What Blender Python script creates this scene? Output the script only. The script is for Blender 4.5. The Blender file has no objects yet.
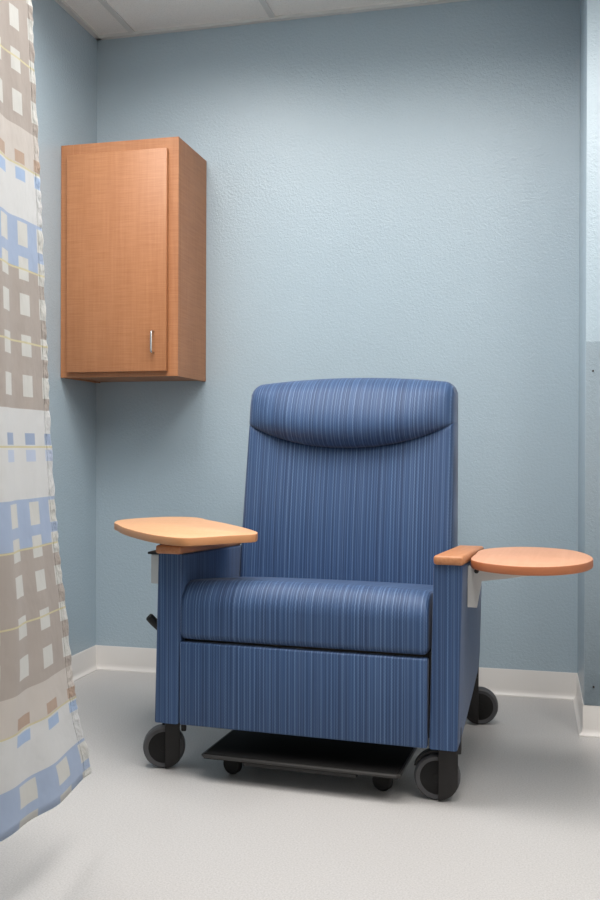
import bpy, bmesh, math, random
from mathutils import Vector, Matrix
random.seed(4)
PI = math.pi
scene = bpy.context.scene
COL = scene.collection

# ------------------------------------------------------------------ helpers
def link(o):
    COL.objects.link(o)
    return o

def obj(name, bm, mat, parent=None, smooth=35):
    me = bpy.data.meshes.new(name)
    bmesh.ops.recalc_face_normals(bm, faces=bm.faces)
    bm.to_mesh(me)
    bm.free()
    if mat:
        me.materials.append(mat)
    if smooth:
        for p in me.polygons:
            p.use_smooth = True
        me.set_sharp_from_angle(angle=math.radians(smooth))
    o = link(bpy.data.objects.new(name, me))
    if parent:
        o.parent = parent
    return o

def thing(name, label, cat, loc=(0, 0, 0), rz=0.0, group=None):
    o = link(bpy.data.objects.new(name, None))
    o.location = loc
    o.rotation_euler = (0, 0, rz)
    o.empty_display_size = 0.1
    o['label'] = label
    o['category'] = cat
    if group:
        o['group'] = group
    return o

def tag(o, label, cat, group=None):
    o['label'] = label
    o['category'] = cat
    if group:
        o['group'] = group
    return o

def struct(name, bm, mat, smooth=35):
    o = obj(name, bm, mat, None, smooth)
    o['kind'] = 'structure'
    return o

def add_box(bm, lo, hi, bevel=0.0, seg=3):
    lo, hi = Vector(lo), Vector(hi)
    t = bmesh.new()
    bmesh.ops.create_cube(t, size=1.0)
    for v in t.verts:
        v.co = Vector(((v.co.x + .5) * (hi.x - lo.x) + lo.x,
                       (v.co.y + .5) * (hi.y - lo.y) + lo.y,
                       (v.co.z + .5) * (hi.z - lo.z) + lo.z))
    if bevel > 0:
        bmesh.ops.bevel(t, geom=t.edges[:], offset=bevel, segments=seg, profile=.5, affect='EDGES')
    merge(bm, t)

def merge(bm, t, M=None):
    me = bpy.data.meshes.new('tmp')
    if M is not None:
        t.transform(M)
    t.to_mesh(me)
    t.free()
    bm.from_mesh(me)
    bpy.data.meshes.remove(me)

def box(lo, hi, bevel=0.0, seg=3):
    bm = bmesh.new()
    add_box(bm, lo, hi, bevel, seg)
    return bm

def add_prism(bm, pts, axis, a, b, bevel=0.0, seg=3):
    """pts: polygon in the two remaining axes (cyclic order after axis for x:(y,z) y:(x,z) z:(x,y))"""
    t = bmesh.new()
    def mk(p, k):
        if axis == 'x': return (k, p[0], p[1])
        if axis == 'y': return (p[0], k, p[1])
        return (p[0], p[1], k)
    va = [t.verts.new(mk(p, a)) for p in pts]
    vb = [t.verts.new(mk(p, b)) for p in pts]
    n = len(pts)
    fa = t.faces.new(va)
    fb = t.faces.new(list(reversed(vb)))
    for i in range(n):
        t.faces.new((va[i], vb[i], vb[(i + 1) % n], va[(i + 1) % n]))
    bmesh.ops.recalc_face_normals(t, faces=t.faces)
    if bevel > 0:
        rim = list(set(fa.edges[:] + fb.edges[:]))
        bmesh.ops.bevel(t, geom=rim, offset=bevel, segments=seg, profile=.5, affect='EDGES')
    merge(bm, t)

def round_poly(pts, radii, n=6):
    out = []
    N = len(pts)
    for i in range(N):
        p = Vector(pts[i]); a = Vector(pts[i - 1]); b = Vector(pts[(i + 1) % N])
        r = radii[i] if isinstance(radii, (list, tuple)) else radii
        if r <= 0:
            out.append((p.x, p.y)); continue
        u = (a - p).normalized(); w = (b - p).normalized()
        ang = u.angle(w)
        d = r / math.tan(ang / 2)
        p0 = p + u * d; p1 = p + w * d
        c = p + (u + w).normalized() * (r / math.sin(ang / 2))
        a0 = math.atan2(p0.y - c.y, p0.x - c.x); a1 = math.atan2(p1.y - c.y, p1.x - c.x)
        while a1 - a0 > PI: a1 -= 2 * PI
        while a1 - a0 < -PI: a1 += 2 * PI
        for k in range(n + 1):
            t = a0 + (a1 - a0) * k / n
            out.append((c.x + r * math.cos(t), c.y + r * math.sin(t)))
    return out

def add_tube(bm, path, r, seg=12):
    t = bmesh.new()
    P = [Vector(p) for p in path]
    rings = []
    ref = None
    for i, p in enumerate(P):
        d = (P[min(i + 1, len(P) - 1)] - P[max(i - 1, 0)]).normalized()
        if ref is None:
            ref = d.orthogonal().normalized()
        ref = (ref - d * ref.dot(d)).normalized()
        s = d.cross(ref)
        rr = r[i] if isinstance(r, (list, tuple)) else r
        rings.append([t.verts.new(p + (ref * math.cos(2 * PI * k / seg) + s * math.sin(2 * PI * k / seg)) * rr) for k in range(seg)])
    for A, B in zip(rings, rings[1:]):
        for k in range(seg):
            t.faces.new((A[k], A[(k + 1) % seg], B[(k + 1) % seg], B[k]))
    t.faces.new(rings[0]); t.faces.new(rings[-1])
    bmesh.ops.recalc_face_normals(t, faces=t.faces)
    merge(bm, t)

def add_lathe(bm, prof, M=None, seg=40):
    """prof: (radius, height) along local z, closed at ends when radius 0 is not given"""
    t = bmesh.new()
    rings = []
    for r, z in prof:
        rings.append([t.verts.new((r * math.cos(2 * PI * k / seg), r * math.sin(2 * PI * k / seg), z)) for k in range(seg)])
    for A, B in zip(rings, rings[1:]):
        for k in range(seg):
            t.faces.new((A[k], A[(k + 1) % seg], B[(k + 1) % seg], B[k]))
    t.faces.new(rings[0]); t.faces.new(rings[-1])
    bmesh.ops.recalc_face_normals(t, faces=t.faces)
    merge(bm, t, M)

def lin(c):
    def f(x):
        x /= 255.0
        return x / 12.92 if x <= .04045 else ((x + .055) / 1.055) ** 2.4
    return (f(c[0]), f(c[1]), f(c[2]), 1.0)

# ------------------------------------------------------------------ materials
class NT:
    def __init__(self, name):
        self.m = bpy.data.materials.new(name)
        self.m.use_nodes = True
        self.t = self.m.node_tree
        self.b = self.t.nodes['Principled BSDF']
        self.out = self.t.nodes['Material Output']
    def n(self, typ, **kw):
        nd = self.t.nodes.new(typ)
        for k, v in kw.items():
            if k.startswith('i_'):
                key = k[2:]
                nd.inputs[int(key) if key.isdigit() else key.replace('_', ' ')].default_value = v
            else:
                setattr(nd, k, v)
        return nd
    def l(self, a, b):
        self.t.links.new(a, b)
    def math(self, op, a, b=None, c=None, clamp=False):
        nd = self.n('ShaderNodeMath', operation=op, use_clamp=clamp)
        for i, x in enumerate((a, b, c)):
            if x is None: continue
            if isinstance(x, (int, float)): nd.inputs[i].default_value = x
            else: self.l(x, nd.inputs[i])
        return nd.outputs[0]
    def mix(self, f, a, b, blend='MIX'):
        nd = self.n('ShaderNodeMix', data_type='RGBA', blend_type=blend)
        for s, x in ((nd.inputs[0], f), (nd.inputs[6], a), (nd.inputs[7], b)):
            if isinstance(x, (int, float, tuple)): s.default_value = x
            else: self.l(x, s)
        return nd.outputs[2]
    def ramp(self, fac, stops):
        nd = self.n('ShaderNodeValToRGB')
        e = nd.color_ramp.elements
        while len(e) < len(stops): e.new(.5)
        for el, (p, c) in zip(e, stops):
            el.position = p; el.color = c
        self.l(fac, nd.inputs[0])
        return nd.outputs[0]
    def noise(self, vec, scale, detail=2, rough=.5):
        nd = self.n('ShaderNodeTexNoise', i_Scale=scale, i_Detail=detail, i_Roughness=rough)
        self.l(vec, nd.inputs['Vector'])
        return nd.outputs[0]
    def bump(self, h, strength, dist):
        nd = self.n('ShaderNodeBump', i_Strength=strength, i_Distance=dist)
        self.l(h, nd.inputs['Height'])
        self.l(nd.outputs[0], self.b.inputs['Normal'])
    def obj(self):
        return self.n('ShaderNodeTexCoord').outputs['Object']
    def scale(self, v, s):
        nd = self.n('ShaderNodeMapping')
        nd.inputs['Scale'].default_value = s
        self.l(v, nd.inputs[0])
        return nd.outputs[0]
    def set(self, **kw):
        for k, v in kw.items():
            self.b.inputs[k.replace('_', ' ')].default_value = v
        return self

def plain(name, rgb, rough=.5, metal=0.0, **kw):
    k = NT(name)
    k.set(Base_Color=lin(rgb), Roughness=rough, Metallic=metal, **kw)
    return k.m

def m_paint(name, rgb, rough=.42):
    k = NT(name)
    k.set(Roughness=rough)
    v = k.obj()
    c = k.noise(v, 2.2, 3)
    k.l(k.mix(c, lin(rgb), lin(tuple(x * .965 for x in rgb))), k.b.inputs['Base Color'])
    h = k.math('ADD', k.noise(v, 95, 3, .55), k.math('MULTIPLY', k.noise(v, 240, 2), .5))
    k.bump(h, .55, .0032)
    return k.m

def m_floor():
    k = NT('speckled sheet vinyl')
    v = k.obj()
    a = k.noise(v, 230, 2, .7)
    b = k.noise(v, 420, 2, .6)
    c = k.noise(v, 12, 3)
    col = k.ramp(a, [(.30, lin((160, 158, 157))), (.5, lin((176, 174, 173))), (.72, lin((188, 186, 185)))])
    col = k.mix(k.math('MULTIPLY', k.ramp(b, [(.28, (1, 1, 1, 1)), (.38, (0, 0, 0, 1))]), .35), col, lin((150, 151, 150)))
    col = k.mix(k.math('MULTIPLY', c, .12), col, lin((176, 174, 172)))
    k.l(col, k.b.inputs['Base Color'])
    k.set(Roughness=.45)
    k.bump(a, .12, .001)
    return k.m

def m_ceiling():
    k = NT('mineral fibre ceiling tile')
    v = k.obj()
    a = k.noise(v, 130, 3, .7)
    vo = k.n('ShaderNodeTexVoronoi', i_Scale=170.0)
    k.l(v, vo.inputs['Vector'])
    pits = k.ramp(vo.outputs['Distance'], [(.16, (1, 1, 1, 1)), (.3, (0, 0, 0, 1))])
    col = k.mix(k.math('MULTIPLY', pits, .3), lin((238, 237, 234)), lin((150, 149, 146)))
    col = k.mix(k.math('MULTIPLY', a, .3), col, lin((185, 184, 180)))
    k.l(col, k.b.inputs['Base Color'])
    k.set(Roughness=.95)
    k.bump(a, .6, .003)
    return k.m

def m_wood(name, light, dark, grain='z'):
    """figured laminate: fine dashes across soft long bands"""
    k = NT(name)
    v = k.obj()
    s1 = {'z': (9, 9, 240), 'x': (240, 30, 60), 'y': (60, 240, 60)}[grain]
    s2 = {'z': (120, 120, 5), 'x': (4, 90, 90), 'y': (90, 4, 90)}[grain]
    d = k.noise(k.scale(v, s1), 1, 2, .6)
    g = k.noise(k.scale(v, s2), 1, 3, .6)
    big = k.noise(k.scale(v, (7, 7, 2.2)), 1, 2)
    f = k.math('ADD', k.math('MULTIPLY', d, .5), k.math('ADD', k.math('MULTIPLY', g, .35), k.math('MULTIPLY', big, .3)))
    col = k.ramp(f, [(.42, lin(dark)), (.72, lin(light))])
    k.l(col, k.b.inputs['Base Color'])
    k.set(Roughness=.48)
    k.bump(g, .05, .0006)
    return k.m

def m_stripe(name, side=False):
    """blue upholstery with irregular fine pale pinstripes running up the cloth"""
    k = NT(name)
    v = k.obj()
    sx = k.n('ShaderNodeSeparateXYZ'); k.l(v, sx.inputs[0])
    s = k.math('ADD', sx.outputs[0], sx.outputs[1]) if side else sx.outputs[0]
    along = sx.outputs[2] if side else k.math('SUBTRACT', sx.outputs[2], sx.outputs[1])
    zig = k.math('MULTIPLY', k.math('PINGPONG', k.math('MULTIPLY', along, 1.0), .0045), .22)
    s = k.math('ADD', s, zig)
    cv = k.n('ShaderNodeCombineXYZ')
    k.l(s, cv.inputs[0])
    k.l(k.math('MULTIPLY', along, .006), cv.inputs[1])
    b = k.noise(cv.outputs[0], 55, 2, .6)
    c = k.noise(cv.outputs[0], 380, 1, .5)
    base = k.ramp(b, [(.3, lin((28, 53, 90))), (.7, lin((37, 66, 105)))])
    def pin(pitch, off, w):
        q = k.math('ADD', k.math('DIVIDE', s, pitch), off)
        f = k.math('FRACT', q)
        wn = k.n('ShaderNodeTexWhiteNoise', noise_dimensions='1D')
        k.l(k.math('FLOOR', q), wn.inputs['W'])
        sc = k.n('ShaderNodeSeparateColor'); k.l(wn.outputs['Color'], sc.inputs[0])
        cen = k.math('ADD', .28, k.math('MULTIPLY', sc.outputs[0], .44))
        dd = k.math('ABSOLUTE', k.math('SUBTRACT', f, cen))
        mr = k.n('ShaderNodeMapRange', interpolation_type='SMOOTHSTEP')
        for i, x in ((1, w * 1.5), (2, w * .4), (3, 0.0), (4, 1.0)):
            mr.inputs[i].default_value = x
        k.l(dd, mr.inputs[0])
        return k.math('MULTIPLY', mr.outputs[0], k.math('ADD', .45, k.math('MULTIPLY', sc.outputs[1], .55)))
    st = k.math('MAXIMUM', pin(.0150, 40.0, .085), k.math('MULTIPLY', pin(.0093, 71.3, .10), .55))
    st2 = k.ramp(c, [(.5, (0, 0, 0, 1)), (.75, (1, 1, 1, 1))])
    weave = k.noise(v, 700, 1)
    dash = k.math('ADD', .55, k.math('MULTIPLY', weave, .8))
    col = k.mix(k.math('MULTIPLY', st2, .30), base, lin((84, 116, 160)))
    col = k.mix(k.math('MULTIPLY', k.math('MULTIPLY', st, .42 if side else .52), dash, clamp=True), col, lin((112, 140, 178)))
    k.l(col, k.b.inputs['Base Color'])
    k.set(Roughness=.62, Sheen_Weight=.12, Sheen_Roughness=.4)
    h = k.math('ADD', weave, k.math('MULTIPLY', st, .5))
    k.bump(h, .2, .0008)
    return k.m

def m_curtain(strip=False):
    """privacy curtain print: UV.x = metres from free edge, UV.y = height in metres"""
    k = NT('privacy curtain print' + (' selvedge' if strip else ''))
    uv = k.n('ShaderNodeUVMap', uv_map='UVMap')
    sp = k.n('ShaderNodeSeparateXYZ'); k.l(uv.outputs[0], sp.inputs[0])
    S, Z = sp.outputs[0], sp.outputs[1]
    PER = .567
    t = k.math('FLOORED_MODULO', k.math('SUBTRACT', 1.877, Z), PER)        # 0 at a blue/taupe line, grows downward
    idx = k.math('FLOOR', k.math('DIVIDE', k.math('SUBTRACT', 1.877, Z), PER))
    odd = k.math('FLOORED_MODULO', idx, 2.0)
    def band(a, b, x=t):
        return k.math('MULTIPLY', k.math('GREATER_THAN', x, a), k.math('LESS_THAN', x, b))
    fx = k.math('FLOORED_MODULO', k.math('ADD', S, .026), .146)
    colA = k.math('LESS_THAN', fx, .070)
    taupe, cream, white, blue = lin((184, 175, 169)), lin((210, 204, 199)), lin((219, 220, 221)), lin((176, 192, 216))
    sq = lin((216, 216, 213))
    col = k.mix(band(.285, .362), taupe, cream)
    col = k.mix(k.math('MULTIPLY', band(.285, .362), odd), col, white)
    col = k.mix(band(.362, .468), col, white)
    col = k.mix(band(.468, .6), col, blue)
    # rows of woven squares
    rows = None
    for a, b in ((.0, .024), (.052, .095), (.135, .178), (.216, .260), (.475, .523), (.545, .567)):
        r = band(a, b)
        rows = r if rows is None else k.math('MAXIMUM', rows, r)
    col = k.mix(k.math('MULTIPLY', rows, colA), col, sq)
    up = k.math('MULTIPLY', band(.334, .358), colA)
    dn = k.math('MULTIPLY', band(.368, .392), colA)
    col = k.mix(up, col, k.mix(odd, lin((192, 170, 154)), lin((164, 180, 206))))
    col = k.mix(dn, col, k.mix(odd, lin((176, 197, 224)), lin((196, 207, 226))))
    # thin straw-coloured lines
    ln = None
    for c in (.0025, .150, .362):
        r = band(c - .0019, c + .0019)
        ln = r if ln is None else k.math('MAXIMUM', ln, r)
    col = k.mix(ln, col, lin((214, 207, 172)))
    w = k.n('ShaderNodeTexNoise', i_Scale=900.0, i_Detail=1.0); k.l(uv.outputs[0], w.inputs['Vector'])
    col = k.mix(k.math('MULTIPLY', w.outputs[0], .12), col, lin((150, 140, 130)))
    k.l(col, k.b.inputs['Base Color'])
    k.set(Roughness=.7, Sheen_Weight=.1)
    bm = k.n('ShaderNodeTexNoise', i_Scale=55.0 if strip else 16.0, i_Detail=2.0); k.l(uv.outputs[0], bm.inputs['Vector'])
    k.bump(bm.outputs[0], .7 if strip else .3, .014)
    tr = k.n('ShaderNodeBsdfTranslucent')
    k.l(col, tr.inputs['Color'])
    ms = k.n('ShaderNodeMixShader', i_0=.40)
    k.l(k.b.outputs[0], ms.inputs[1]); k.l(tr.outputs[0], ms.inputs[2])
    k.l(ms.outputs[0], k.out.inputs['Surface'])
    return k.m

def m_clear(name, rgb):
    k = NT(name)
    tr = k.n('ShaderNodeBsdfTransparent'); tr.inputs[0].default_value = lin(rgb)
    gl = k.n('ShaderNodeBsdfGlossy'); gl.inputs['Roughness'].default_value = .22
    gl.inputs[0].default_value = (.8, .8, .8, 1)
    lw = k.n('ShaderNodeLayerWeight'); lw.inputs['Blend'].default_value = .05
    ms = k.n('ShaderNodeMixShader')
    k.l(lw.outputs['Fresnel'], ms.inputs[0]); k.l(tr.outputs[0], ms.inputs[1]); k.l(gl.outputs[0], ms.inputs[2])
    k.l(ms.outputs[0], k.out.inputs['Surface'])
    return k.m

def m_light(name, strength, rgb=(1, .965, .92)):
    k = NT(name)
    k.set(Base_Color=(.9, .9, .9, 1), Emission_Color=(*rgb, 1), Emission_Strength=strength)
    return k.m

M = dict(
    wall=m_paint('blue grey eggshell paint', (164, 181, 192), .27),
    far=m_paint('off white eggshell paint', (232, 231, 227)),
    floor=m_floor(), ceiling=m_ceiling(),
    base=plain('off white rubber cove base', (212, 209, 206), .4),
    tee=plain('white enamelled steel', (205, 206, 204), .5),
    cab=m_wood('figured anigre laminate', (170, 117, 79), (150, 97, 61), 'z'),
    beech=m_wood('beech laminate', (214, 168, 130), (198, 148, 108), 'x'),
    cherry=m_wood('pear wood laminate', (202, 152, 122), (186, 133, 102), 'y'),
    edgepale=plain('pale wood edge band', (188, 132, 88), .45),
    edge=plain('wood edge band', (164, 98, 62), .45),
    cap=m_wood('varnished beech', (186, 130, 90), (164, 106, 68), 'y'),
    chrome=plain('satin chrome', (200, 200, 200), .25, 1.0),
    steel=plain('light grey powder coated steel', (205, 206, 204), .4),
    black=plain('black powder coated steel', (26, 25, 25), .45),
    grip=plain('black rubber grip', (22, 22, 22), .6),
    tyre=plain('dark grey rubber tyre', (68, 68, 71), .6),
    hub=plain('black moulded plastic', (14, 13, 13), .6, 0, Specular_IOR_Level=.3),
    hood=plain('charcoal moulded plastic', (32, 30, 30), .55, 0, Specular_IOR_Level=.35),
    tray=plain('black ribbed rubber mat', (10, 9, 9), .75, 0, Specular_IOR_Level=.2),
    trayedge=plain('worn black metal edging', (36, 34, 33), .4),
    cloth=m_stripe('blue pinstripe upholstery'),
    clothside=m_stripe('blue pinstripe upholstery on arms', True),
    curtain=m_curtain(), selvedge=m_curtain(True),
    guard=m_clear('tinted clear wall guard', (248, 248, 248)),
    screw=plain('dark screw head', (60, 55, 50), .4, .6),
    lamp=m_light('troffer diffuser', 3.0),
    alu=plain('brushed aluminium', (190, 190, 190), .35, 1.0),
)

# ------------------------------------------------------------------ the room
H = 2.692; W = 1.977; JD = .4558; XR = 3.3; YF = -5.2; T = .12
struct('floor', box((-T, YF - T, -.1), (XR + T, T, 0)), M['floor'])
struct('ceiling', box((-T, YF - T, H), (XR + T, T, H + .1)), M['ceiling'])
struct('wall_back', box((-T, 0, 0), (W + .02, T, H)), M['wall'])
struct('wall_left', box((-T, YF, 0), (0, 0, H)), M['wall'])
struct('wall_right_pier', box((W, -JD, 0), (XR + T, T - .001, H), .004, 2), M['wall'])
struct('wall_right', box((XR, YF, 0), (XR + T, -JD, H)), M['far'])
struct('wall_front', box((-T, YF - T, 0), (XR + T, YF, H)), M['far'])

def baseboard(name, p0, p1, nrm, ext0=0.0, ext1=0.0):
    """cove base with a toe, from p0 to p1 on the floor, nrm = direction into the room; ext = mitre growth per depth"""
    prof = [(0, 0), (.016, 0), (.0155, .004), (.010, .009), (.006, .016), (.004, .026), (.0035, .096), (.002, .1004), (0, .1004)]
    p0, p1, n = Vector(p0), Vector(p1), Vector(nrm)
    d = (p1 - p0).normalized()
    bm = bmesh.new()
    A = [bm.verts.new(p0 + n * a + Vector((0, 0, z)) + d * (ext0 * a)) for a, z in prof]
    B = [bm.verts.new(p1 + n * a + Vector((0, 0, z)) + d * (ext1 * a)) for a, z in prof]
    m = len(prof)
    bm.faces.new(A); bm.faces.new(list(reversed(B)))
    for i in range(m):
        bm.faces.new((A[i], B[i], B[(i + 1) % m], A[(i + 1) % m]))
    return struct(name, bm, M['base'], 30)

baseboard('baseboard_back', (0, 0, 0), (W, 0, 0), (0, -1, 0), 1, -1)
baseboard('baseboard_left', (0, YF, 0), (0, 0, 0), (1, 0, 0), 0, -1)
baseboard('baseboard_right_return', (W, 0, 0), (W, -JD, 0), (-1, 0, 0), 1, 1)
baseboard('baseboard_right_pier', (W, -JD, 0), (XR, -JD, 0), (0, -1, 0), -1, 0)

# suspended ceiling grid: wall angle and main tees, cross tees
bm = bmesh.new()
for lo, hi in (((0, -.022, H - .012), (W, 0, H + .002)), ((0, YF, H - .012), (.022, 0, H + .002)),
               ((W - .022, -JD, H - .012), (W, 0, H + .002)), ((W, -JD - .022, H - .012), (XR, -JD, H + .002))):
    add_box(bm, lo, hi)
struct('trim_1', bm, M['tee'])
TX = [.170 + .61 * i for i in range(6)]
TY = [-.75 - 1.22 * i for i in range(4)]
n = 2
for x in TX:
    if abs(x - 1.39) < .01:
        struct('trim_%d' % n, box((x - .012, YF, H - .006), (x + .012, -1.67, H + .002)), M['tee']); n += 1
        struct('trim_%d' % n, box((x - .012, -1.05, H - .006), (x + .012, -.001, H + .002)), M['tee']); n += 1
    elif x < XR:
        struct('trim_%d' % n, box((x - .012, YF, H - .006), (x + .012, -.001 if x < W else -JD, H + .002)), M['tee'])
        n += 1
for y in TY:
    struct('trim_%d' % n, box((0, y - .012, H - .0055), (XR, y + .012, H + .002)), M['tee'])
    n += 1

# recessed ceiling lights
SPREAD = math.radians(163)
def troffer(cx, cy, mat, label, watts, lx=.58, ly=1.18):
    t = thing('ceiling_light', label, 'light', (cx, cy, H - .006))
    bm = bmesh.new()
    for lo, hi in (((-lx / 2 - .02, -ly / 2 - .02, -.012), (-lx / 2, ly / 2 + .02, .006)), ((lx / 2, -ly / 2 - .02, -.012), (lx / 2 + .02, ly / 2 + .02, .006)),
                   ((-lx / 2, -ly / 2 - .02, -.012), (lx / 2, -ly / 2, .006)), ((-lx / 2, ly / 2, -.012), (lx / 2, ly / 2 + .02, .006))):
        add_box(bm, lo, hi)
    obj('frame', bm, M['tee'], t)
    obj('diffuser', box((-lx / 2, -ly / 2, -.006), (lx / 2, ly / 2, .004)), mat, t)
    ld = bpy.data.lights.new('tube_light', 'AREA')
    ld.shape = 'RECTANGLE'; ld.size = lx - .02; ld.size_y = ly - .02
    ld.energy = watts; ld.spread = SPREAD; ld.color = (1, .965, .925)
    lo = link(bpy.data.objects.new('tube_light', ld))
    lo.parent = t; lo.location = (0, 0, -.009)
    return t
troffer(.170 + .61 * 2, -.75 - .61, M['lamp'], 'recessed ceiling light panel above the recliner', 20, 1.18, .58)
troffer(.170 + .61 * .5, -.75 - .61, M['lamp'], 'recessed ceiling light panel between the left wall and the curtain', 22)
troffer(.170 + .61 * 4.5, -.75 - 1.22 * 1.5 + .2, M['lamp'], 'recessed ceiling light panel beside the right wall', 16)
troffer(.170 + .61 * 2.5, -.75 - 1.22 * 1.5 + .2, M['lamp'], 'recessed ceiling light panel above the front of the room', 19)

# clear wall guard on the pier
wg = thing('wall_guard', 'clear rigid wall guard sheet screwed to the blue wall at right', 'wall guard', (W + .002, -JD, 0))
obj('sheet', box((0, -.0045, .1015), (1.20, -.0005, 1.300), .0012, 2), M['guard'], wg)
for x, z in ((.028, .163), (.022, 1.204), (.6, .163), (.6, 1.204)):
    bm = bmesh.new()
    add_lathe(bm, [(.0006, -.0008), (.0032, -.0006), (.0036, .0012)], Matrix.Translation((x, -.0055, z)) @ Matrix.Rotation(-PI / 2, 4, 'X'), 12)
    obj('screw', bm, M['screw'], wg)

# ------------------------------------------------------------------ wall cabinet
cw, cd, cz, chh = .492, .318, 1.2195, .9135
cab = thing('wall_cabinet', 'orange-brown wood wall cabinet with one door hung in the left corner', 'cabinet', (.0015, -.001, cz))
bm = bmesh.new()
add_box(bm, (0, -cd + .019, 0), (.018, 0, chh), .0006, 1)
add_box(bm, (cw - .018, -cd + .019, 0), (cw, 0, chh), .0006, 1)
add_box(bm, (.018, -cd + .019, chh - .02), (cw - .018, 0, chh))
add_box(bm, (.018, -cd + .019, .004), (cw - .018, 0, .022))
add_box(bm, (.018, -.012, .022), (cw - .018, 0, chh - .02))
add_box(bm, (.018, -cd + .03, .44), (cw - .018, -.012, .458))
obj('carcass', bm, M['cab'], cab)
bm = bmesh.new()
add_box(bm, (0, -cd, 0), (.052, -cd + .019, chh), .0008, 1)
add_box(bm, (cw - .052, -cd, 0), (cw, -cd + .019, chh), .0008, 1)
add_box(bm, (.052, -cd, chh - .056), (cw - .052, -cd + .019, chh), .0008, 1)
add_box(bm, (.052, -cd, 0), (cw - .052, -cd + .019, .04), .0008, 1)
obj('face_frame', bm, M['cab'], cab)
door = obj('door', box((.036, -cd - .021, .019), (.452, -cd - .001, chh - .046), .0015, 2), M['cab'], cab)
bm = bmesh.new()
hx, hy, hz0, hz1 = .401, -cd - .021, .088, .170
path = [(hx, hy + .002, hz0)]
for a in range(7):
    t = PI / 2 * a / 6
    path.append((hx, hy - .016 - .009 * math.sin(t), hz0 + .009 * (1 - math.cos(t))))
for a in range(7):
    t = PI / 2 * a / 6
    path.append((hx, hy - .016 - .009 * math.cos(t), hz1 - .009 + .009 * math.sin(t)))
path.append((hx, hy + .002, hz1))
add_tube(bm, path, .0042, 10)
h = obj('handle', bm, M['chrome'], door)
h['label'] = 'bright chrome pull handle'

# ------------------------------------------------------------------ recliner
QX, QY, QA = 1.1825, -1.1788, -.0584
HW, AI = .438, .361
ZB, ZT = .151, .641
rec = thing('recliner', 'blue pinstripe medical recliner on casters standing on the grey floor', 'recliner', (QX, QY, 0), QA)

# seat cushion
prof = round_poly([(-.004, .396), (-.004, .572), (.10, .560), (.50, .515), (.50, .40)], [.022, .075, .1, .03, .02], 8)
def sweep_x(prof, hw, n, rnd, dome, ztop, z0):
    bm = bmesh.new()
    cy = sum(p[0] for p in prof) / len(prof); c_z = sum(p[1] for p in prof) / len(prof)
    hy = max(abs(p[0] - cy) for p in prof); hz = max(abs(p[1] - c_z) for p in prof)
    left = []
    for i in range(7):
        a = PI / 2 * i / 6
        left.append((-hw + rnd * (1 - math.cos(a)), rnd * (1 - math.sin(a))))
    mid = [(-hw + rnd + (2 * hw - 2 * rnd) * i / n, 0.0) for i in range(1, n)]
    right = [(-x, ins) for x, ins in reversed(left)]
    rings = []
    for x, ins in left + mid + right:
        u = x / hw
        ring = []
        for y, z in prof:
            yy = cy + (y - cy) * (1 - ins / hy)
            zz = c_z + (z - c_z) * (1 - ins / hz)
            k = max(0.0, (z - z0) / (ztop - z0))
            zz += dome * (1 - abs(u) ** 3) * k ** 1.5 - dome * .5 * k
            ring.append(bm.verts.new((x, yy, zz)))
        rings.append(ring)
    m = len(prof)
    for A, B in zip(rings, rings[1:]):
        for i in range(m):
            bm.faces.new((A[i], A[(i + 1) % m], B[(i + 1) % m], B[i]))
    bm.faces.new(rings[0]); bm.faces.new(rings[-1])
    return bm
bm = sweep_x(prof, .3585, 44, .016, .010, .578, .396)
obj('seat_cushion', bm, M['cloth'], rec, 60)

# front panel below the seat
obj('front_panel', box((-.3575, -.003, ZB), (.3575, .03, .389), .006, 3), M['cloth'], rec)

# arms: side panels with the rear lower corner cut away, timber caps on top
panel = [(0, ZB), (0, ZT), (.492, ZT), (.488, .315), (.468, .275), (.425, .255), (.30, .218), (.17, .183), (.06, .158)]
def slope(bm):
    for v in bm.verts:
        if v.co.z > .5:
            v.co.z -= .045 * max(0, v.co.y)
LEAN = Matrix(((1, 0, .022, -.003), (0, 1, 0, 0), (0, 0, 1, 0), (0, 0, 0, 1)))
for s in (-1, 1):
    bm = bmesh.new()
    a, b = sorted((s * AI, s * HW))
    add_prism(bm, panel, 'x', a, b, .007, 3)
    slope(bm)
    bm.transform(LEAN)
    arm = obj('arm_panel', bm, M['clothside'], rec)
    bm = bmesh.new()
    a, b = sorted((s * .362, s * .442))
    add_box(bm, (a, -.012, ZT), (b, .486, ZT + .025), .008, 3)
    slope(bm)
    bm.transform(LEAN)
    c = obj('arm_cap', bm, M['cap'], arm)
    c['label'] = 'varnished wood arm cap'

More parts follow.
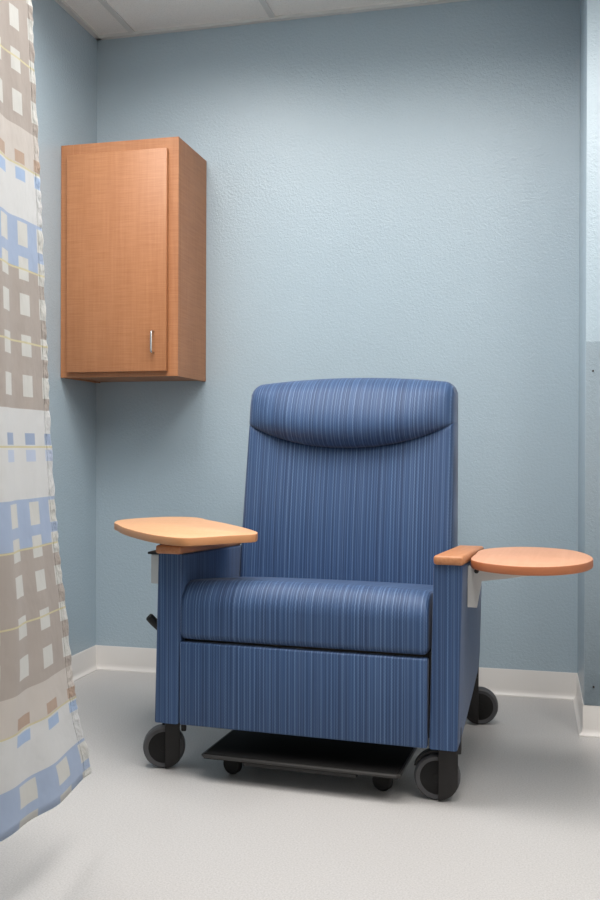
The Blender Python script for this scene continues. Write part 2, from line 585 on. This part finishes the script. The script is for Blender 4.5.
# backrest
BW = .357
def face_y(z): return .455 + .138 * (z - .5)
def zseam(u): return .947 + .078 * abs(u) ** 2.2
def ztop(u):
    x = abs(u) * BW
    r = .034
    d = x - (BW - r)
    z = 1.183 - .021 * u * u
    if d > 0:
        z -= r - math.sqrt(max(0, r * r - d * d))
    return z
def back_piece(zlo, zhi, bulge, top_r, bot_r, nx=72, nz=36):
    bm = bmesh.new()
    us = [-math.cos(PI * i / nx) * .45 + (-1 + 2 * i / nx) * .55 for i in range(nx + 1)]
    def sheet(front):
        G = []
        for j in range(nz + 1):
            t = j / nz
            t = .5 - .5 * math.cos(PI * t)
            row = []
            for u in us:
                x = u * BW
                z0, z1 = zlo(u), zhi(u)
                z = z0 + (z1 - z0) * t
                th = .15
                r = .026
                e = BW - abs(x)
                off = (r - math.sqrt(max(0, r * r - (r - e) ** 2))) if e < r else 0
                et, eb = z1 - z, z - z0
                if top_r and et < top_r: off = max(off, off * .0 + top_r - math.sqrt(max(0, top_r ** 2 - (top_r - et) ** 2))) if off < 1e-6 else off + (top_r - math.sqrt(max(0, top_r ** 2 - (top_r - et) ** 2))) * (1 - off / r)
                if bot_r and eb < bot_r: off += bot_r - math.sqrt(max(0, bot_r ** 2 - (bot_r - eb) ** 2))
                off = min(off, th / 2)
                yf = face_y(z)
                if front:
                    y = yf + off - bulge(u, t)
                else:
                    y = yf + th - off
                row.append(bm.verts.new((x * (1 - .03 * max(0, (z - .6) / .58)), y, z)))
            G.append(row)
        return G
    F, B = sheet(True), sheet(False)
    for G in (F, B):
        for j in range(nz):
            for i in range(nx):
                bm.faces.new((G[j][i], G[j][i + 1], G[j + 1][i + 1], G[j + 1][i]))
    for j in range(nz):
        bm.faces.new((F[j][0], F[j + 1][0], B[j + 1][0], B[j][0]))
        bm.faces.new((F[j][nx], F[j + 1][nx], B[j + 1][nx], B[j][nx]))
    for i in range(nx):
        bm.faces.new((F[0][i], F[0][i + 1], B[0][i + 1], B[0][i]))
        bm.faces.new((F[nz][i], F[nz][i + 1], B[nz][i + 1], B[nz][i]))
    bmesh.ops.remove_doubles(bm, verts=bm.verts, dist=.00005)
    return bm
def bulge_low(u, t):
    return .012 * (1 - abs(u) ** 4) * math.sin(PI * min(1, max(0, t))) ** .8
def bulge_head(u, t):
    return .066 * (1 - abs(u) ** 3.2) * (4 * t * (1 - t)) ** .62 * (1.4 - .8 * t)
back = obj('backrest', back_piece(lambda u: .50, lambda u: zseam(u) + .004, bulge_low, .012, 0), M['cloth'], rec, 70)
obj('headrest', back_piece(lambda u: zseam(u), ztop, bulge_head, .055, .012), M['cloth'], rec, 70)

# metal base frame under the seat
bm = bmesh.new()
add_box(bm, (-.34, .10, .20), (-.30, .86, .25), .004, 2)
add_box(bm, (.30, .10, .20), (.34, .86, .25), .004, 2)
add_box(bm, (-.34, .12, .215), (.34, .16, .245), .004, 2)
add_box(bm, (-.40, .78, .17), (.37, .83, .21), .004, 2)
add_box(bm, (.335, .034, .17), (.372, .06, .40))
add_box(bm, (-.366, .034, .17), (-.335, .06, .40))
add_box(bm, (-.352, .03, .34), (.352, .52, .405), .004, 2)
add_box(bm, (-.357, .47, .40), (.357, .60, .53), .01, 2)
add_box(bm, (-.33, .48, .24), (.33, .66, .50), .01, 2)
add_box(bm, (-.40, .05, .19), (-.36, .10, .30), .003, 2)
add_box(bm, (.36, .05, .19), (.40, .10, .30), .003, 2)
obj('base_frame', bm, M['black'], rec)

# pull-out foot platform on its own small wheels
bm = bmesh.new()
add_box(bm, (-.280, -.012, .064), (.282, .33, .080), .005, 3)
plat = obj('foot_platform', bm, M['tray'], rec)
bm = bmesh.new()
add_tube(bm, [(-.281, .30, .073), (-.281, -.006, .073), (-.275, -.0125, .073), (.277, -.0125, .073), (.283, -.006, .073), (.283, .30, .073)], .0055, 10)
obj('edging', bm, M['trayedge'], plat)
obj('under_rail', box((-.17, .02, .044), (.16, .06, .064), .003, 2), M['black'], plat)
for x in (-.222, .222):
    for y in (.075, .27):
        bm = bmesh.new()
        R = Matrix.Translation((x, y, .0285)) @ Matrix.Rotation(math.radians(-12), 4, 'Z') @ Matrix.Rotation(PI / 2, 4, 'X')
        add_lathe(bm, [(.008, -.013), (.024, -.012), (.0285, -.007), (.0285, .007), (.024, .012), (.008, .013)], R, 28)
        add_box(bm, (x - .009, y - .018, .045), (x + .009, y + .018, .066), .003, 2)
        obj('small_wheel', bm, M['hub'], plat)

# big swivel casters
def caster(x, y, ang, side, h0=18, h1=162, wide=.056):
    """wheel facing local -y before turning by ang; side = where the flat fork cover sits"""
    R = .062
    A = Matrix.Translation((x, y, 0)) @ Matrix.Rotation(ang, 4, 'Z')
    cx = -.022 * side
    bm = bmesh.new()
    # hood: arc over the wheel
    outer = [(cx + (R + .006) * math.cos(t), .062 + (R + .006) * math.sin(t)) for t in [math.radians(h0 + (h1 - h0) * k / 18) for k in range(19)]]
    inner = [(cx + (R + .001) * math.cos(t), .062 + (R + .001) * math.sin(t)) for t in [math.radians(h1 - (h1 - h0) * k / 18) for k in range(19)]]
    add_prism(bm, outer + inner, 'y', -.006, .026, 0)
    # fork cover: flat plate from the stem down over the hub, rounded at the bottom by the wheel's outline
    lo, hi = .004, wide
    arc = lambda q: .062 - math.sqrt(max(0, (R - .003) ** 2 - q * q))
    pts = [(cx + side * lo, ZB + .012)] + [(cx + side * (lo + (hi - lo) * k / 10), arc(lo + (hi - lo) * k / 10)) for k in range(11)] + [(cx + side * hi, ZB + .012)]
    add_prism(bm, pts, 'y', -.030, -.022, .002, 2)
    a, b = sorted((cx + side * lo, cx + side * .064))
    add_box(bm, (a, -.022, .128), (b, .022, ZB + .05), .003, 2)
    a, b = sorted((cx + side * .050, cx + side * .065))
    if wide < .05: add_box(bm, (a, -.020, .108), (b, .012, .15), .003, 2)
    bm.transform(A)
    c = obj('caster', bm, M['hood'], rec)
    bm = bmesh.new()
    RW = A @ Matrix.Translation((cx, 0, R)) @ Matrix.Rotation(PI / 2, 4, 'X')
    tyre = [(R - .014, .019), (R - .006, .021), (R - .0015, .017), (R, .009), (R, -.009), (R - .0015, -.017), (R - .006, -.021), (R - .014, -.019)]
    add_lathe(bm, tyre, RW, 56)
    w = obj('tyre', bm, M['tyre'], c)
    bm = bmesh.new()
    add_lathe(bm, [(.006, .0215), (.012, .0212), (.013, .0202), (R - .018, .0198), (R - .0135, .0175), (R - .0135, -.0175), (R - .018, -.0198), (.010, -.0205)], RW, 48)
    obj('hub', bm, M['hub'], c)
caster(-.418, .080, math.radians(22), 1, 50, 95, .047)
caster(.397, .066, math.radians(6), 1, 55, 158)
caster(.385, .800, math.radians(6), -1, 100, 160)
caster(-.390, .800, math.radians(14), 1)

# side tables hinged to the arms
def smooth_loop(pts, n=6):
    out = []
    N = len(pts)
    for i in range(N):
        p0, p1, p2, p3 = (Vector(pts[(i + d) % N]) for d in (-1, 0, 1, 2))
        for k in range(n):
            t = k / n
            q = .5 * ((2 * p1) + (-p0 + p2) * t + (2 * p0 - 5 * p1 + 4 * p2 - p3) * t * t + (-p0 + 3 * p1 - 3 * p2 + p3) * t ** 3)
            out.append((q.x, q.y))
    return out
left_top = [(-.70, .245), (-.732, .285), (-.757, .335), (-.770, .385), (-.766, .449), (-.728, .533), (-.68, .588), (-.611, .605), (-.55, .575), (-.496, .508), (-.387, .394), (-.271, .259), (-.192, .15), (-.170, .105), (-.163, .055), (-.206, .005), (-.262, -.07), (-.312, -.110), (-.415, -.063), (-.531, .041), (-.634, .154)]
right_top = [(.447, .10), (.447, .20), (.449, .31), (.478, .378), (.535, .432), (.59, .448), (.65, .436), (.705, .395), (.745, .315), (.765, .205), (.752, .105), (.718, .03), (.668, -.022), (.61, -.043), (.55, -.035), (.496, -.002), (.46, .045)]
def tabletop(name, loop, z0, z1, m, parent):
    bm = bmesh.new()
    add_prism(bm, [(x + .0115, y) for x, y in smooth_loop(loop, 5)], 'z', z0, z1, .003, 2)
    o = obj(name, bm, m, parent, 40)
    o.data.materials.append(M['edge'] if z0 < .65 else M['edgepale'])
    for p in o.data.polygons:
        if abs(p.normal.z) < .75:
            p.material_index = 1
    return o
tl = tabletop('side_table', left_top, .6765, .700, M['beech'], rec)
tl['label'] = 'pale wood swing table over the left arm'
tr = tabletop('side_table', right_top, .6265, .650, M['cherry'], rec)
tr['label'] = 'reddish wood flip-up table outside the right arm'

# brackets
bm = bmesh.new()
add_prism(bm, [(.4385, .6262), (.4385, .513), (.464, .513), (.477, .586), (.50, .589), (.60, .605), (.70, .621), (.70, .6262)], 'y', .115, .119)
add_box(bm, (.4395, .119, .513), (.4425, .135, .626), .001, 1)
add_box(bm, (.47, .119, .618), (.60, .28, .6262), .002, 1)
bm.transform(Matrix.Translation((.0095, 0, 0)))
obj('bracket', bm, M['steel'], tr)
bm = bmesh.new()
add_lathe(bm, [(.003, -.004), (.0065, -.003), (.0065, .003), (.003, .004)], Matrix.Translation((.4725, .111, .6135)) @ Matrix.Rotation(PI / 2, 4, 'X'), 14)
obj('pivot_bolt', bm, M['black'], tr)
bm = bmesh.new()
add_box(bm, (-.494, .09, .538), (-.4285, .20, .626), .004, 2)
obj('bracket', bm, M['steel'], tl)
bm = bmesh.new()
add_box(bm, (-.502, .085, .6265), (-.4285, .20, .634), .002, 2)
add_box(bm, (-.48, .12, .634), (-.445, .18, .6765), .003, 2)
obj('pivot_plate', bm, M['black'], tl)

# release lever on the left
bm = bmesh.new()
add_tube(bm, [(-.425, .10, .375), (-.470, .10, .398), (-.485, .095, .408)], .006, 10)
add_tube(bm, [(-.470, .1, .396), (-.474, .099, .400), (-.498, .093, .424), (-.510, .088, .438), (-.513, .087, .441)], [.009, .0115, .013, .0125, .008], 14)
bm.transform(Matrix.Translation((.013, 0, 0)))
obj('release_lever', bm, M['grip'], rec)

# ------------------------------------------------------------------ privacy curtain
def interp(tab, z):
    tab = sorted(tab)
    if z <= tab[0][0]: return tab[0][1]
    for (a, u), (b, w) in zip(tab, tab[1:]):
        if z <= b:
            return u + (w - u) * (z - a) / (b - a)
    return tab[-1][1]
EDGE = [(.19, -1.670), (.232, -1.682), (.327, -1.732), (.446, -1.766), (.585, -1.793), (.70, -1.823), (.833, -1.847), (1.0, -1.869), (1.134, -1.880), (1.26, -1.892), (1.43, -1.906), (1.57, -1.920), (1.73, -1.937), (1.87, -1.949), (2.65, -2.0)]
KK = [(.18, 1.0), (.35, .86), (.5, .74), (.7, .66), (1.24, .56), (1.8, .47), (2.65, .42)]
SMAX = 2.0
def curtain_pt(s, z):
    k = interp(KK, z)
    ye = interp(EDGE, z)
    kk = k if s < .5 else k
    y = ye - s * kk
    d = ye - y
    up = min(1, max(0, (z - .2) / 1.6))
    q = max(0.0, min(1.0, (d - .03) / .25)); q = q * q * (3 - 2 * q)
    x = .80 + .022 * math.sin(PI * d / .42) ** 2 * (1 - .85 * up)
    x += q * (.004 + .008 * up) * math.sin(2 * PI * (s - .03) / .30 + .6 * math.sin(z * 1.3))
    x += q * .004 * math.sin(2 * PI * s / .17 + 2.1 * z)
    return Vector((x, y, z))
def curtain_sheet(s0, s1, ns, z0, z1, nz, puck=0.0, dx=0.0):
    bm = bmesh.new()
    uvl = bm.loops.layers.uv.new('UVMap')
    G = []
    for j in range(nz + 1):
        z = z0 + (z1 - z0) * j / nz
        row = []
        for i in range(ns + 1):
            s = s0 + (s1 - s0) * i / ns
            p = curtain_pt(s, z)
            if puck:
                g = 1 - (i / ns) ** 2
                p.x += g * (dx + puck * math.sin(z * 150 + 5 * math.sin(z * 17)) + puck * .6 * math.sin(z * 83))
            v = bm.verts.new(p)
            row.append((v, s, z))
        G.append(row)
    for j in range(nz):
        for i in range(ns):
            q = (G[j][i], G[j][i + 1], G[j + 1][i + 1], G[j + 1][i])
            f = bm.faces.new([a[0] for a in q])
            for lp, a in zip(f.loops, q):
                lp[uvl].uv = (a[1], a[2])
    return bm
HEM, TOP = .182, 2.655
cur = thing('privacy_curtain', 'patterned taupe, white and pale blue cloth curtain hanging at left', 'curtain', (0, 0, 0))
def solid(o, t):
    md = o.modifiers.new('thickness', 'SOLIDIFY'); md.thickness = t; md.offset = 0
cl = obj('cloth', curtain_sheet(.034, SMAX, 190, HEM, TOP, 130), M['curtain'], cur, 180)
solid(cl, .0012)
sh = obj('side_hem', curtain_sheet(0, .034, 8, HEM, TOP, 420, .0011, .0010), M['selvedge'], cur, 180)
solid(sh, .002)
# ceiling track and hooks
ct = thing('curtain_track', 'metal curtain track fixed along the ceiling above the curtain', 'curtain track', (.80, -2.6, H - .012))
bm = bmesh.new()
add_box(bm, (-.012, -2.55, -.016), (.012, 1.10, .006), .002, 2)
obj('rail', bm, M['alu'], ct)

# ------------------------------------------------------------------ camera
cam_d = bpy.data.cameras.new('camera')
cam = link(bpy.data.objects.new('camera', cam_d))
R = Vector((0.97127404, 0.23793877, 0.00344781)); U = Vector((-0.00407818, 0.00215708, 0.99998936)); F = Vector((-0.2379288, 0.97127776, -0.00306547))
mw = Matrix(((R.x, U.x, -F.x, 1.80374775), (R.y, U.y, -F.y, -3.70590249), (R.z, U.z, -F.z, 0.94955063), (0, 0, 0, 1)))
cam.matrix_world = mw
cam_d.sensor_fit = 'VERTICAL'
cam_d.sensor_height = 36
cam_d.lens = 943.2961 * 36 / 900
cam_d.clip_start = .02
scene.camera = cam

# ------------------------------------------------------------------ world and view
w = bpy.data.worlds.new('world'); scene.world = w
w.use_nodes = True
w.node_tree.nodes['Background'].inputs[0].default_value = (.5, .5, .5, 1)
w.node_tree.nodes['Background'].inputs[1].default_value = .1
vs = scene.view_settings
vs.view_transform = 'Standard'; vs.look = 'None'; vs.gamma = 1.0; vs.exposure = 0.06
vs.use_curve_mapping = False
